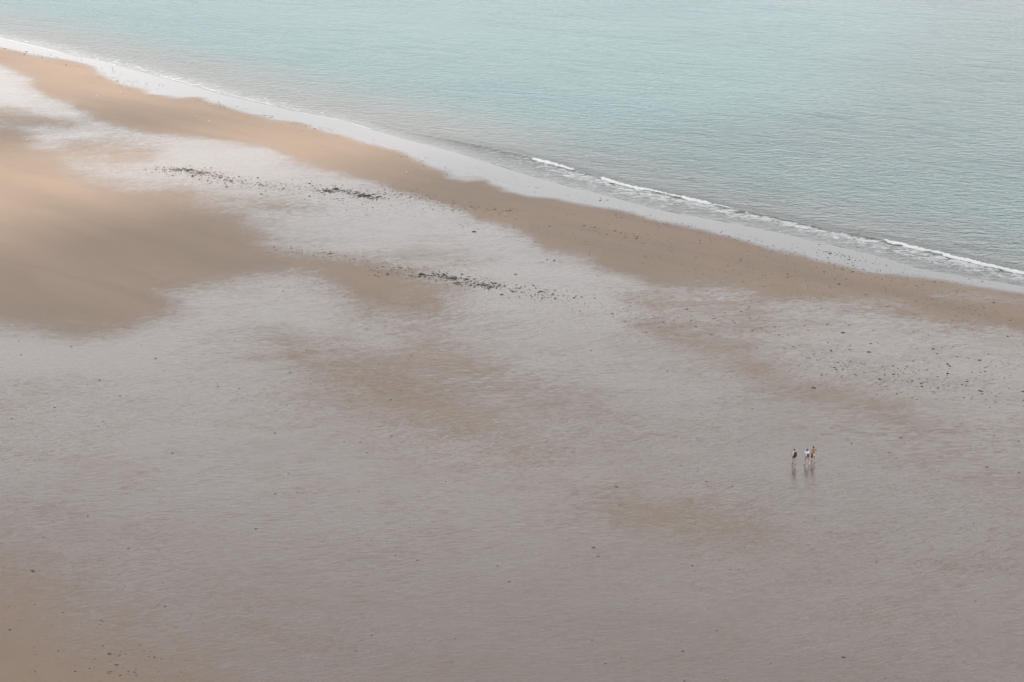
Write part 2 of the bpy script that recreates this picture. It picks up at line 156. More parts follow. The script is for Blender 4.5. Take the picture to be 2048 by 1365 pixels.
class NT:
    def __init__(s, name):
        s.m = bpy.data.materials.new(name); s.m.use_nodes = True; s.t = s.m.node_tree; s.t.nodes.clear()
        s.out = s.t.nodes.new('ShaderNodeOutputMaterial')
    def n(s, typ, ins=None, **kw):
        nd = s.t.nodes.new(typ)
        for k, v in kw.items(): setattr(nd, k, v)
        for k, v in (ins or {}).items(): s.put(nd.inputs[k], v)
        return nd
    def put(s, sock, v):
        if isinstance(v, bpy.types.NodeSocket): s.t.links.new(v, sock)
        elif isinstance(v, bpy.types.Node): s.t.links.new(v.outputs[0], sock)
        else: sock.default_value = v
    def math(s, op, a, b=None, c=None, clamp=False):
        nd = s.t.nodes.new('ShaderNodeMath'); nd.operation = op; nd.use_clamp = clamp
        s.put(nd.inputs[0], a)
        if b is not None: s.put(nd.inputs[1], b)
        if c is not None: s.put(nd.inputs[2], c)
        return nd.outputs[0]
    def mix(s, f, a, b):
        nd = s.t.nodes.new('ShaderNodeMix'); nd.data_type = 'RGBA'
        s.put(nd.inputs[0], f); s.put(nd.inputs[6], a); s.put(nd.inputs[7], b); return nd.outputs[2]
    def step(s, x, a, b, lo=0.0, hi=1.0):
        nd = s.n('ShaderNodeMapRange', {'Value': x, 'From Min': a, 'From Max': b, 'To Min': lo, 'To Max': hi}, interpolation_type='SMOOTHSTEP')
        return nd.outputs[0]
    def noise(s, vec, scale, detail=2, rough=.5, dist=0.0):
        return s.n('ShaderNodeTexNoise', {'Vector': vec, 'Scale': scale, 'Detail': detail, 'Roughness': rough, 'Distortion': dist}).outputs['Fac']
    def aniso(s, ang, sx, sy):
        """position turned by ang so that x runs along the crests, then squeezed"""
        g = s.n('ShaderNodeNewGeometry').outputs['Position']
        a = s.n('ShaderNodeMapping', {'Vector': g, 'Rotation': (0, 0, -R(ang))})
        return s.n('ShaderNodeMapping', {'Vector': a.outputs[0], 'Scale': (sx, sy, 1)}).outputs[0]
    def attr(s, name):
        return s.n('ShaderNodeAttribute', attribute_name=name).outputs['Fac']
    def done(s, sh):
        s.t.links.new(sh if isinstance(sh, bpy.types.NodeSocket) else sh.outputs[0], s.out.inputs['Surface']); return s.m

def simple(name, col, rough=.8, var=.25, scale=20.0):
    k = NT(name)
    co = k.n('ShaderNodeTexCoord').outputs['Object']
    f = k.noise(co, scale, 3)
    c = k.mix(f, tuple(v * (1 - var) for v in col) + (1,), tuple(min(1, v * (1 + var)) for v in col) + (1,))
    b = k.n('ShaderNodeBsdfPrincipled', {'Base Color': c, 'Roughness': rough})
    return k.done(b)

# ------------------------------------------------------------------ materials of the ground and the sea
SHORE_ANG = -51.0          # direction of the waterline
def sand_material():
    k = NT('wet_sand')
    wet = k.attr('wet'); swash = k.attr('swash')
    pos = k.n('ShaderNodeNewGeometry').outputs['Position']
    big = k.noise(k.aniso(SHORE_ANG + 14, .35, 1.0), .045, 6, .6)
    big2 = k.noise(k.aniso(SHORE_ANG + 20, .4, 1.0), .016, 4, .55)
    wisp = k.noise(k.aniso(8, .42, 1.0), .16, 5, .62, .6)
    warp = k.noise(pos, .02, 2)
    rA = k.noise(k.aniso(28, .42, 1.0), 2.6, 3, .55, .8)
    rB = k.noise(k.aniso(10, .40, 1.0), 2.3, 3, .55, .6)
    rC = k.noise(k.aniso(36, .30, 1.0), .62, 3, .6, .9)
    sel = k.step(warp, .42, .58)
    rip = k.n('ShaderNodeMix', {0: sel, 2: rA, 3: rB}).outputs[0]
    rip = k.math('ADD', k.math('MULTIPLY', rip, .82), k.math('MULTIPLY', rC, .18))
    ripz = k.math('SUBTRACT', rip, .5)
    # how far the water lying on the sand covers the ripples
    w1 = k.math('ADD', wet, k.math('MULTIPLY', k.math('SUBTRACT', big, .5), .42))
    w1 = k.math('ADD', w1, k.math('MULTIPLY', k.math('SUBTRACT', big2, .5), .35))
    w1 = k.math('ADD', w1, k.math('MULTIPLY', k.math('SUBTRACT', wisp, .5), .55))
    w2 = k.math('SUBTRACT', w1, k.math('MULTIPLY', ripz, 1.6))
    film = k.step(w2, .20, .94)
    film = k.math('MAXIMUM', film, k.step(k.math('ADD', swash, k.math('MULTIPLY', k.math('SUBTRACT', wisp, .5), .5)), .25, .7))
    # sand colours
    tone = k.noise(k.aniso(SHORE_ANG, .3, 1.0), .05, 5, .6)
    grain = k.noise(pos, 9.0, 4, .7)
    faint = k.noise(k.aniso(SHORE_ANG + 6, .08, 1.0), .22, 3, .6)
    damp = k.mix(k.step(tone, .3, .7), (.230, .170, .128, 1), (.276, .202, .152, 1))
    damp = k.mix(k.math('MULTIPLY', k.step(faint, .45, .75), .55), damp, (.205, .158, .121, 1))
    damp = k.mix(k.math('MULTIPLY', k.step(grain, .35, .7), .22), damp, (.31, .245, .195, 1))
    damp = k.mix(k.step(k.math('ADD', wet, k.math('MULTIPLY', k.math('SUBTRACT', wisp, .5), .3)), .08, .70), damp, k.mix(tone, (.214, .168, .139, 1), (.246, .192, .157, 1)))
    soak = k.mix(k.step(big2, .35, .65), (.160, .131, .117, 1), (.186, .152, .135, 1))
    soak = k.mix(k.math('MULTIPLY', swash, .75), soak, (.125, .122, .128, 1))
    ripamp = k.math('ADD', .15, k.math('MULTIPLY', k.step(wet, .15, .6), .85))
    ripamp = k.math('MULTIPLY', ripamp, k.math('SUBTRACT', 1.0, swash))
    h = k.math('MULTIPLY', ripz, ripamp)
    b1 = k.n('ShaderNodeBump', {'Strength': 1.0, 'Distance': .08, 'Height': h})
    b2 = k.n('ShaderNodeBump', {'Strength': 1.0, 'Distance': .048, 'Height': h})
    dry = k.n('ShaderNodeBsdfPrincipled', {'Base Color': damp, 'Roughness': .62, 'IOR': 1.33, 'Specular IOR Level': .22, 'Normal': b1.outputs[0]})
    wat = k.n('ShaderNodeBsdfPrincipled', {'Base Color': soak, 'Roughness': .10, 'IOR': 1.333, 'Normal': b2.outputs[0]})
    return k.done(k.n('ShaderNodeMixShader', {0: film, 1: dry, 2: wat}))

def sea_material():
    k = NT('sea_water')
    off = k.attr('off'); lace = k.attr('lace')
    pos = k.n('ShaderNodeNewGeometry').outputs['Position']
    patch = k.noise(k.aniso(SHORE_ANG + 20, .35, 1.0), .012, 4, .55)
    o2 = k.math('ADD', off, k.math('MULTIPLY', k.math('SUBTRACT', patch, .5), 36.0))
    shal = k.step(o2, 2.0, 46.0)
    deep = k.mix(k.step(patch, .35, .65), (.020, .097, .110, 1), (.032, .118, .124, 1))
    deep = k.mix(k.step(off, 120.0, 420.0), deep, (.016, .078, .108, 1))
    col = k.mix(shal, (.088, .092, .086, 1), deep)
    wA = k.noise(k.aniso(-6, .72, 1.0), .62, 3, .6, .35)
    wB = k.noise(k.aniso(14, .7, 1.0), 1.5, 3, .6, .4)
    wC = k.noise(k.aniso(-30, .4, 1.0), .16, 3, .5)
    h = k.math('ADD', k.math('MULTIPLY', wA, .62), k.math('ADD', k.math('MULTIPLY', wB, .30), k.math('MULTIPLY', wC, .35)))
    h = k.math('MULTIPLY', h, k.step(off, -1.0, 14.0, .18, 1.0))
    b = k.n('ShaderNodeBump', {'Strength': 1.0, 'Distance': 1.35, 'Height': h})
    # thin broken foam left behind each breaker
    fn = k.noise(k.aniso(-20, .45, 1.0), .9, 5, .75, 1.6)
    fm = k.math('MULTIPLY', k.step(k.math('ADD', fn, k.math('MULTIPLY', lace, .30)), .66, .86), k.step(lace, .02, .4))
    wat = k.n('ShaderNodeBsdfPrincipled', {'Base Color': col, 'Roughness': .09, 'IOR': 1.333, 'Normal': b.outputs[0]})
    foam = k.n('ShaderNodeBsdfPrincipled', {'Base Color': (.72, .73, .74, 1), 'Roughness': .7, 'Normal': b.outputs[0]})
    return k.done(k.n('ShaderNodeMixShader', {0: k.math('MULTIPLY', fm, .75), 1: wat, 2: foam}))

def foam_material(name, lo, hi):
    k = NT(name)
    pos = k.n('ShaderNodeNewGeometry').outputs['Position']
    f = k.noise(pos, 5.0, 4, .7)
    b = k.n('ShaderNodeBump', {'Strength': .8, 'Distance': .05, 'Height': f})
    c = k.mix(f, lo, hi)
    return k.done(k.n('ShaderNodeBsdfPrincipled', {'Base Color': c, 'Roughness': .8, 'Normal': b.outputs[0]}))

# ------------------------------------------------------------------ the beach
shore = np.array(SHORE); swl = np.array(SWASH)
def extend(line):
    a, b = np.array(line[0]), np.array(line[-1]); u = np.array([.62, -.784])
    return [tuple(a - u * 6000), *map(tuple, line), tuple(b + u * 6000)]
SHORE_X, SWASH_X = extend(SHORE), extend(SWASH)

def sand_height(x, y, d=None, wet=None):
    if d is None: d = signed_line(x, y, SHORE_X)
    return np.where(d > 0, .32 * (1 - np.exp(-d / 28.0)), np.maximum(.028 * d, -5.0))

def stretch(core, lo, hi):
    k = [50, 150, 400, 1200, 3500]
    return np.concatenate([[core[0] - v for v in k[::-1] if core[0] - v > lo], core, [core[-1] + v for v in k if core[-1] + v < hi]])
xs = stretch(np.arange(-190, 190.01, .55), -4500, 4500)
ys = [126.0]
while ys[-1] < 610: ys.append(ys[-1] + .42 * (ys[-1] / 150) ** 1.15)
ys = stretch(np.array(ys), -4500, 800)
X, Y = np.meshgrid(xs, ys)
d = signed_line(X, Y, SHORE_X)
wetmap = np.full(X.shape, .80)
for v, s, pts in PATCHES:
    m = .45 * poly_mask(X, Y, pts, s * 1.6) + .55 * poly_mask(X, Y, pts, s * 5.5)
    wetmap = wetmap * (1 - m) + v * m
dsw = signed_line(X, Y, SWASH_X)                       # > 0 : landward of the last swash
jit = (fbm(X / 9, Y / 14, 4, 5) - .5) * 4.5
swash = sstep(5.5, -4.5, dsw + jit)
wetmap = np.maximum(wetmap, swash)
Z = sand_height(X, Y, d) - .05 * wetmap * sstep(12, 40, d) + .05 * (fbm(X / 30, Y / 30, 3, 9) - .5) * sstep(2, 15, d)
sand_me = grid_mesh('sand', np.stack([X, Y, Z], -1))
attr(sand_me, 'wet', wetmap); attr(sand_me, 'swash', swash)
sand = tag(link_mesh('sand', sand_me, sand_material()), 'rippled wet sand beach with brown drained bars', kind='structure')
def ground_z(x, y):
    x = np.atleast_1d(np.asarray(x, float)); y = np.atleast_1d(np.asarray(y, float))
    i = np.clip(np.searchsorted(xs, x) - 1, 0, len(xs) - 2); j = np.clip(np.searchsorted(ys, y) - 1, 0, len(ys) - 2)
    fx = (x - xs[i]) / (xs[i + 1] - xs[i]); fy = (y - ys[j]) / (ys[j + 1] - ys[j])
    return (Z[j, i] * (1 - fx) + Z[j, i + 1] * fx) * (1 - fy) + (Z[j + 1, i] * (1 - fx) + Z[j + 1, i + 1] * fx) * fy

# ------------------------------------------------------------------ the sea
u = np.array([.62, -.784]); u = u / np.linalg.norm(u); nrm = np.array([-u[1], u[0]])       # along the shore, out to sea
s_core = np.arange(-640, -110, .6)
s_all = np.concatenate([[-9000, -4000, -2000, -1200, -900, -760, -690], s_core, [-60, 0, 150, 500, 1500, 4000, 9000]])
sh = np.array(SHORE_X); sh_s = sh @ u; sh_t = sh @ nrm
o_ = np.argsort(sh_s); t0 = np.interp(s_all, sh_s[o_], sh_t[o_])
tt = [-9.0]
while tt[-1] < 460: tt.append(tt[-1] + .26 + max(0, tt[-1] - 22) * .006)
tt = np.array(tt + [520, 700, 1100, 2000, 5000, 15000, 40000])
S, T = np.meshgrid(s_all, tt)
T0 = np.broadcast_to(t0, S.shape)
SX = S * u[0] + (T0 + T) * nrm[0]; SY = S * u[1] + (T0 + T) * nrm[1]
inner = sstep(-700, -640, S) * sstep(-60, -110, S) * sstep(520, 440, T)
# breaking crest: signed distance from the break line (positive = landward)
br = np.array(BREAK); br_s = br @ u; br_t = br @ nrm; o2 = np.argsort(br_s)
bt = np.interp(s_all, br_s[o2], br_t[o2]) - t0
db = np.broadcast_to(bt, S.shape) - T
crest = np.where(db > 0, np.exp(-(db / .55) ** 2), np.exp(-(db / 2.2) ** 2))
amp = np.interp(s_all, [-1000, br_s.min(), br_s.min() + 40, br_s.max(), 1000], [0, 0, .21, .27, .15])
amp = amp * (.75 + .5 * vnoise(s_all / 6.0, s_all * 0, 3))
SZ = crest * amp
# low swells and chop that the crests' outline shows
for wl, ang, a, ph in ((7.3, 22, .012, .3), (5.1, 64, .010, 1.9), (11.0, 41, .018, 2.2)):
    kx, ky = math.cos(R(ang)), math.sin(R(ang))
    q = (SX * kx + SY * ky) / wl + .7 * fbm(SX / 40, SY / 40, 2, int(wl)) * 4
    SZ = SZ + a * np.sin(2 * np.pi * q + ph) * inner * sstep(3, 22, T) * vnoise(SX / 17, SY / 17, int(wl * 3))
SZ = SZ + .012 * sstep(-.5, 2, T)
lace = sstep(bt + .5, bt - 1.0, T) * sstep(-.5, 1.0, T) * (.35 + .65 * sstep(0, 1, T / np.maximum(bt, 1))) * np.broadcast_to(sstep(br_s.min() + 20, br_s.min() + 90, s_all), S.shape)
lace = np.maximum(lace, .50 * sstep(11, 2, T) * sstep(-.5, 1, T) * np.broadcast_to(sstep(br_s.min() + 60, br_s.min() - 20, s_all), S.shape))
sea_me = grid_mesh('sea', np.stack([SX, SY, SZ], -1))
attr(sea_me, 'off', T); attr(sea_me, 'lace', lace)
sea = tag(link_mesh('sea', sea_me, sea_material()), 'shallow grey turquoise sea with small wind ripples', kind='structure')

# ------------------------------------------------------------------ foam
foam_m = foam_material('foam', (.62, .64, .65, 1), (.88, .88, .87, 1)); thin_m = foam_material('thin_foam', (.40, .40, .40, 1), (.66, .66, .66, 1))
def resample(line, step):
    p = np.array(line, float); seg = np.linalg.norm(np.diff(p, axis=0), axis=1); cum = np.concatenate([[0], np.cumsum(seg)])
    n = max(3, int(cum[-1] / step)); q = np.linspace(0, cum[-1], n)
    return np.stack([np.interp(q, cum, p[:, 0]), np.interp(q, cum, p[:, 1])], -1), q / cum[-1]
fv, ff = [], []
def foam_strip(line, width, height, step, z0, m=9, seed=0, lean=0.0):
    p, q = resample(line, step); n = len(p)
    tg = np.gradient(p, axis=0); tg /= np.linalg.norm(tg, axis=1)[:, None]; nn = np.stack([-tg[:, 1], tg[:, 0]], -1)
    end = sstep(0, .05, q) * sstep(1, .95, q)
    along = np.arange(n) * step
    wv = width * (.35 + 1.1 * fbm(along / 1.6, along * 0 + seed, 3, seed)) * (.15 + .85 * end)
    if m < 9: wv = wv * (.02 + sstep(.34, .56, fbm(along / 5.0, along * 0 + seed, 3, seed + 9)))
    wob = (fbm(along / 2.3, along * 0 + 7 + seed, 3, seed + 2) - .5) * width * 1.1
    base = len(fv)
    for i in range(n):
        for j in range(m):
            a = j / (m - 1); c = (a - .5) * wv[i] + wob[i]
            hh = height * math.sin(math.pi * a) ** .7 * (.35 + 1.1 * float(vnoise(along[i] / .45 + np.zeros(1), np.array([a * 5.0 + seed]), seed + 4)[0])) * (.3 + .7 * end[i])
            x = p[i, 0] + nn[i, 0] * c; y = p[i, 1] + nn[i, 1] * c
            fv.append((x, y, z0 + hh - (.06 if j in (0, m - 1) else 0)))
    for i in range(n - 1):
        for j in range(m - 1):
            b = base + i * m + j; ff.append((b, b + m, b + m + 1, b + 1))
for k, (ln, sc_) in enumerate(ROLLS):
    foam_strip(ln, .9 * sc_, .28 * sc_, .16, .16 if sc_ > .6 else .12, 9, 31 + k)
me = bpy.data.meshes.new('breaker_foam'); me.from_pydata(fv, [], ff); smooth(me)
tag(link_mesh('breaker_foam', me, foam_m), 'white broken foam along the crest of the small shore wave', kind='stuff')
fv, ff = [], []
for k, ln in enumerate(THIN):
    foam_strip(ln, .28 if ln[0][1] < 400 else .13, .04 if ln[0][1] < 400 else .02, .25, .028, 5, 71 + k)
me = bpy.data.meshes.new('swash_foam'); me.from_pydata(fv, [], ff); smooth(me)
tag(link_mesh('swash_foam', me, thin_m), 'thin white foam line at the edge of the spent wave', kind='stuff')

# ------------------------------------------------------------------ cloud that shades the near beach
def build_cloud(edge, soft, thick, label):
    base = 300.0; k = base / math.tan(R(SUN_EL)); h = Vector((sun_dir.x, sun_dir.y)).normalized() * k
    out = np.array([(x + h.x, y + h.y) for x, y in edge])
    gx = np.arange(out[:, 0].min() - 30, out[:, 0].max() + 30, 12.0); gy = np.arange(out[:, 1].min() - 30, out[:, 1].max() + 30, 12.0)
    GX, GY = np.meshgrid(gx, gy)
    m = poly_mask(GX + (fbm(GX / 70, GY / 70, 4, 1) - .5) * soft, GY + (fbm(GX / 70, GY / 70, 4, 2) - .5) * soft, out, soft, 1.0)
    on = m > .5
    th = np.sqrt(np.clip(m - .5, 0, 1) * 2)
    top = base + 15 + thick * th * (.35 + .95 * fbm(GX / 60, GY / 60, 5, 3)); bot = base + 12 - 16 * th * fbm(GX / 45, GY / 45, 4, 4)
    r, c = GX.shape; idx = np.full((2, r, c), -1); vs = []
    for s in (0, 1):
        for j in range(r):
            for i in range(c):
                if on[j, i]:
                    idx[s, j, i] = len(vs); vs.append((GX[j, i], GY[j, i], (bot if s == 0 else top)[j, i]))
    fs = []; edges = {}
    for j in range(r - 1):
        for i in range(c - 1):
            q = [(j, i), (j, i + 1), (j + 1, i + 1), (j + 1, i)]
            if all(on[a] for a in q):
                fs.append([idx[1][a] for a in q]); fs.append([idx[0][a] for a in q[::-1]])
                for a, b in zip(q, q[1:] + q[:1]):
                    if (b, a) in edges: del edges[(b, a)]
                    else: edges[(a, b)] = 1
    for a, b in edges: fs.append([idx[1][b], idx[1][a], idx[0][a], idx[0][b]])
    me = bpy.data.meshes.new('cloud'); me.from_pydata(vs, [], [list(map(int, f)) for f in fs]); smooth(me)
    kk = NT('cloud')
    dfs = kk.n('ShaderNodeBsdfDiffuse', {'Color': (.85, .86, .88, 1)}); trl = kk.n('ShaderNodeBsdfTranslucent', {'Color': (.95, .95, .96, 1)})
    mat = kk.done(kk.n('ShaderNodeMixShader', {0: .45, 1: dfs, 2: trl}))
    return tag(link_mesh('cloud', me, mat), label, kind='structure')
build_cloud([(-330, 40), (-140, 268), (-92, 322), (-40, 346), (0, 372), (40, 420), (110, 640), (330, 690), (520, 420), (480, 60), (260, -120), (-160, -140)],
            55.0, 95.0, 'broad low white cloud drifting over the near beach')
build_cloud(SHADE_STREAK, 10.0, 22.0, 'narrow unseen streak of cloud added to shade a band of the far sand')  # unseen cloud added, outlined to lay a dim stripe across the far bar

# ------------------------------------------------------------------ seaweed
weed_m = [simple('dark_weed', (.022, .022, .016), .5, .4, 9), simple('olive_weed', (.035, .036, .018), .5, .4, 9), simple('red_weed', (.060, .022, .016), .5, .4, 9)]
def weed_mesh(name, seed, n_fr):
    """a flat heap of a few thick fronds, about one metre across"""
    r = random.Random(seed); vs, fs = [], []
    def blob(cx, cy, rx, ry, h, a):
        b = len(vs); k = 7
        for i in range(k):
            t = 2 * math.pi * i / k; q = r.uniform(.7, 1.25)
            x, y = math.cos(t) * rx * q, math.sin(t) * ry * q
            vs.append((cx + x * math.cos(a) - y * math.sin(a), cy + x * math.sin(a) + y * math.cos(a), -.02))
        for i in range(k):
            x, y, z = vs[b + i]; vs.append((cx + (x - cx) * .72, cy + (y - cy) * .72, h * r.uniform(.55, .8)))
        vs.append((cx, cy, h))
        for i in range(k):
            j = (i + 1) % k
            fs.append((b + i, b + j, b + k + j, b + k + i)); fs.append((b + k + i, b + k + j, b + 2 * k))
    blob(0, 0, r.uniform(.30, .42), r.uniform(.2, .3), .24, r.uniform(-.4, .4))
    for f in range(n_fr):
        a = r.uniform(0, 6.28); d = r.uniform(.18, .36)
        blob(math.cos(a) * d * 1.15, math.sin(a) * d * .8, r.uniform(.12, .26), r.uniform(.05, .10), r.uniform(.08, .17), a + r.uniform(-.5, .5))
    me = bpy.data.meshes.new(name); me.from_pydata(vs, [], fs)
    return me
weed_meshes = [weed_mesh('seaweed_clump', 100 + i, 2 + i % 4) for i in range(8)]
weeds = []                                     # x, y, size, turn, variant, label, group, colour
for x, y, wd, lab in SINGLES:
    col = 2 if 'reddish' in lab else 0
    weeds.append((x, y, wd * 1.05, random.uniform(-.6, .6), random.randrange(8), lab, None, col))
zone_text = {
 'upper': ('dark seaweed clump in the upper weed band,', 'seaweed clumps of the upper weed band'),
 'lower': ('dark seaweed clump in the lower weed band,', 'seaweed clumps of the lower weed band'),
 'right': ('dark weed clump in the right scatter,', 'seaweed clumps of the right hand scatter'),
 'bar': ('dark weed piece on the brown bar,', 'weed pieces on the brown sand bar'),
 'edge': ('dark weed piece along the swash,', 'weed pieces along the swash edge'),
 'sparse': ('dark weed speck on open wet sand,', 'weed specks on the open wet sand'),
 'near': ('dark weed piece on lower left sand,', 'weed pieces on the lower left brown sand')}
def zone_label(z, f, s, side):
    """says where along its band the piece lies, how big it is and on which edge"""
    t, g = zone_text[z]
    size_w = 'large' if s > .42 else ('mid sized' if s > .26 else 'small')
    place = 'near the left end' if f < .25 else ('left of the middle' if f < .5 else ('right of the middle' if f < .75 else 'near the right end'))
    edge = ', seaward side' if side > .8 else (', landward side' if side < -.8 else '')
    return size_w + ' ' + t + ' ' + place + edge
for z, ln, n, spread, size in BANDS:
    n = int(n * 2.1)
    p, q = resample(ln, .5)
    dens = .25 + fbm(np.arange(len(p)) / 9.0, np.arange(len(p)) * 0 + len(weeds), 3, 8) ** 2 * 2.2
    pick = rng.choice(len(p), n, p=dens / dens.sum())
    gx = rng.normal(0, 1, n); gy = rng.normal(0, 1, n); rr = rng.random(n)
    for k in range(n):
        tg = p[min(pick[k] + 1, len(p) - 1)] - p[max(pick[k] - 1, 0)]; tg = tg / (np.linalg.norm(tg) + 1e-9)
        c = gy[k] * spread * 1.35; a = gx[k] * (spread * .8 + .5)
        x = p[pick[k], 0] + tg[0] * a - tg[1] * c; y = p[pick[k], 1] + tg[1] * a + tg[0] * c
        s = size * float(np.exp(rng.normal(0, .45))) * 1.2
        weeds.append((x, y, min(s, .40 if z in ('near', 'sparse') else .75), random.uniform(-.7, .7), random.randrange(8), zone_label(z, q[pick[k]], s, gy[k]), zone_text[z][1], 1 if rr[k] < .45 else (2 if rr[k] > .96 else 0)))
ok = signed_line(np.array([v[0] for v in weeds]), np.array([v[1] for v in weeds]), SHORE_X) > 1.0
weeds = [v for v, g in zip(weeds, ok) if g]
weeds.sort(key=lambda v: (v[6] is not None, -v[2] / math.hypot(CAM_H, v[1])))
zz = ground_z([v[0] for v in weeds], [v[1] for v in weeds])
mats_of = {}
av, af, am = [], [], []
for i, (x, y, s, a, var, lab, grp, col) in enumerate(weeds):
    if i < 300:
        if (var, col) not in mats_of:
            m2 = weed_meshes[var].copy(); m2.materials.append(weed_m[col]); mats_of[(var, col)] = m2
        o = bpy.data.objects.new('seaweed_clump', mats_of[(var, col)]); C.objects.link(o)
        o.location = (x, y, float(zz[i])); o.rotation_euler = (0, 0, a); o.scale = (s, s * random.uniform(.8, 1.3), s * .75)
        tag(o, lab, 'seaweed', grp or 'seaweed clumps on the sand')
    else:
        b = len(av); ca, sa = math.cos(a), math.sin(a)
        for v in weed_meshes[var].vertices:
            av.append((x + (v.co.x * ca - v.co.y * sa) * s, y + (v.co.x * sa + v.co.y * ca) * s, float(zz[i]) + v.co.z * s * .75))
        for p in weed_meshes[var].polygons:
            af.append([b + t for t in p.vertices]); am.append(col)
me = bpy.data.meshes.new('seaweed_scatter'); me.from_pydata(av, [], af)
for m in weed_m: me.materials.append(m)
me.polygons.foreach_set('material_index', am)
tag(link_mesh('seaweed_scatter', me), 'fine dark seaweed scraps strewn along the tide lines', kind='stuff')

# ------------------------------------------------------------------ skinned figures
def skin(name, joints, bones, mat, parent, sub=1, root=None):
    """joints: {key: ((x,y,z), rx[, ry])}; one smooth surface grown over the bones"""
    keys = list(joints); ix = {k: i for i, k in enumerate(keys)}
    me = bpy.data.meshes.new(name)
    me.from_pydata([joints[k][0] for k in keys], [(ix[a], ix[b]) for a, b in bones], [])
    o = bpy.data.objects.new(name, me); C.objects.link(o)
    md = o.modifiers.new('skin', 'SKIN'); md.use_smooth_shade = True
    for k in keys:
        sv = me.skin_vertices[0].data[ix[k]]; j = joints[k]
        sv.radius = (j[1], j[2] if len(j) > 2 else j[1]); sv.use_root = False
    roots = root if isinstance(root, (list, tuple)) else [root or keys[0]]
    for k in roots: me.skin_vertices[0].data[ix[k]].use_root = True
    o.modifiers.new('sub', 'SUBSURF').levels = sub; o.modifiers['sub'].render_levels = sub
    dg = bpy.context.evaluated_depsgraph_get()
    ev = bpy.data.meshes.new_from_object(o.evaluated_get(dg)); ev.name = name
    o.modifiers.clear(); o.data = ev; ev.materials.clear(); ev.materials.append(mat)
    if parent: o.parent = parent
    return o
def add_lump(bm, c, r, seg=10, rings=7):
    m = Matrix.Translation(c) @ Matrix.Diagonal((*r, 1))
    return bmesh.ops.create_uvsphere(bm, u_segments=seg, v_segments=rings, radius=1, matrix=m)['verts']
def lump_obj(name, lumps, mat, parent, cut=None):
    bm = bmesh.new()
    for c, r in lumps: add_lump(bm, Vector(c), r)
    if cut:
        for v in bm.verts: v.co = cut(v.co)
    me = bpy.data.meshes.new(name); bm.to_mesh(me); bm.free(); smooth(me)
    return link_mesh(name, me, mat, parent)

skin_fair = simple('fair_skin', (.46, .27, .20), .55, .1, 8)
skin_tan = simple('tan_skin', (.40, .19, .14), .55, .1, 8)
def lerp(a, b, t): return tuple(a[i] + (b[i] - a[i]) * t for i in range(3))

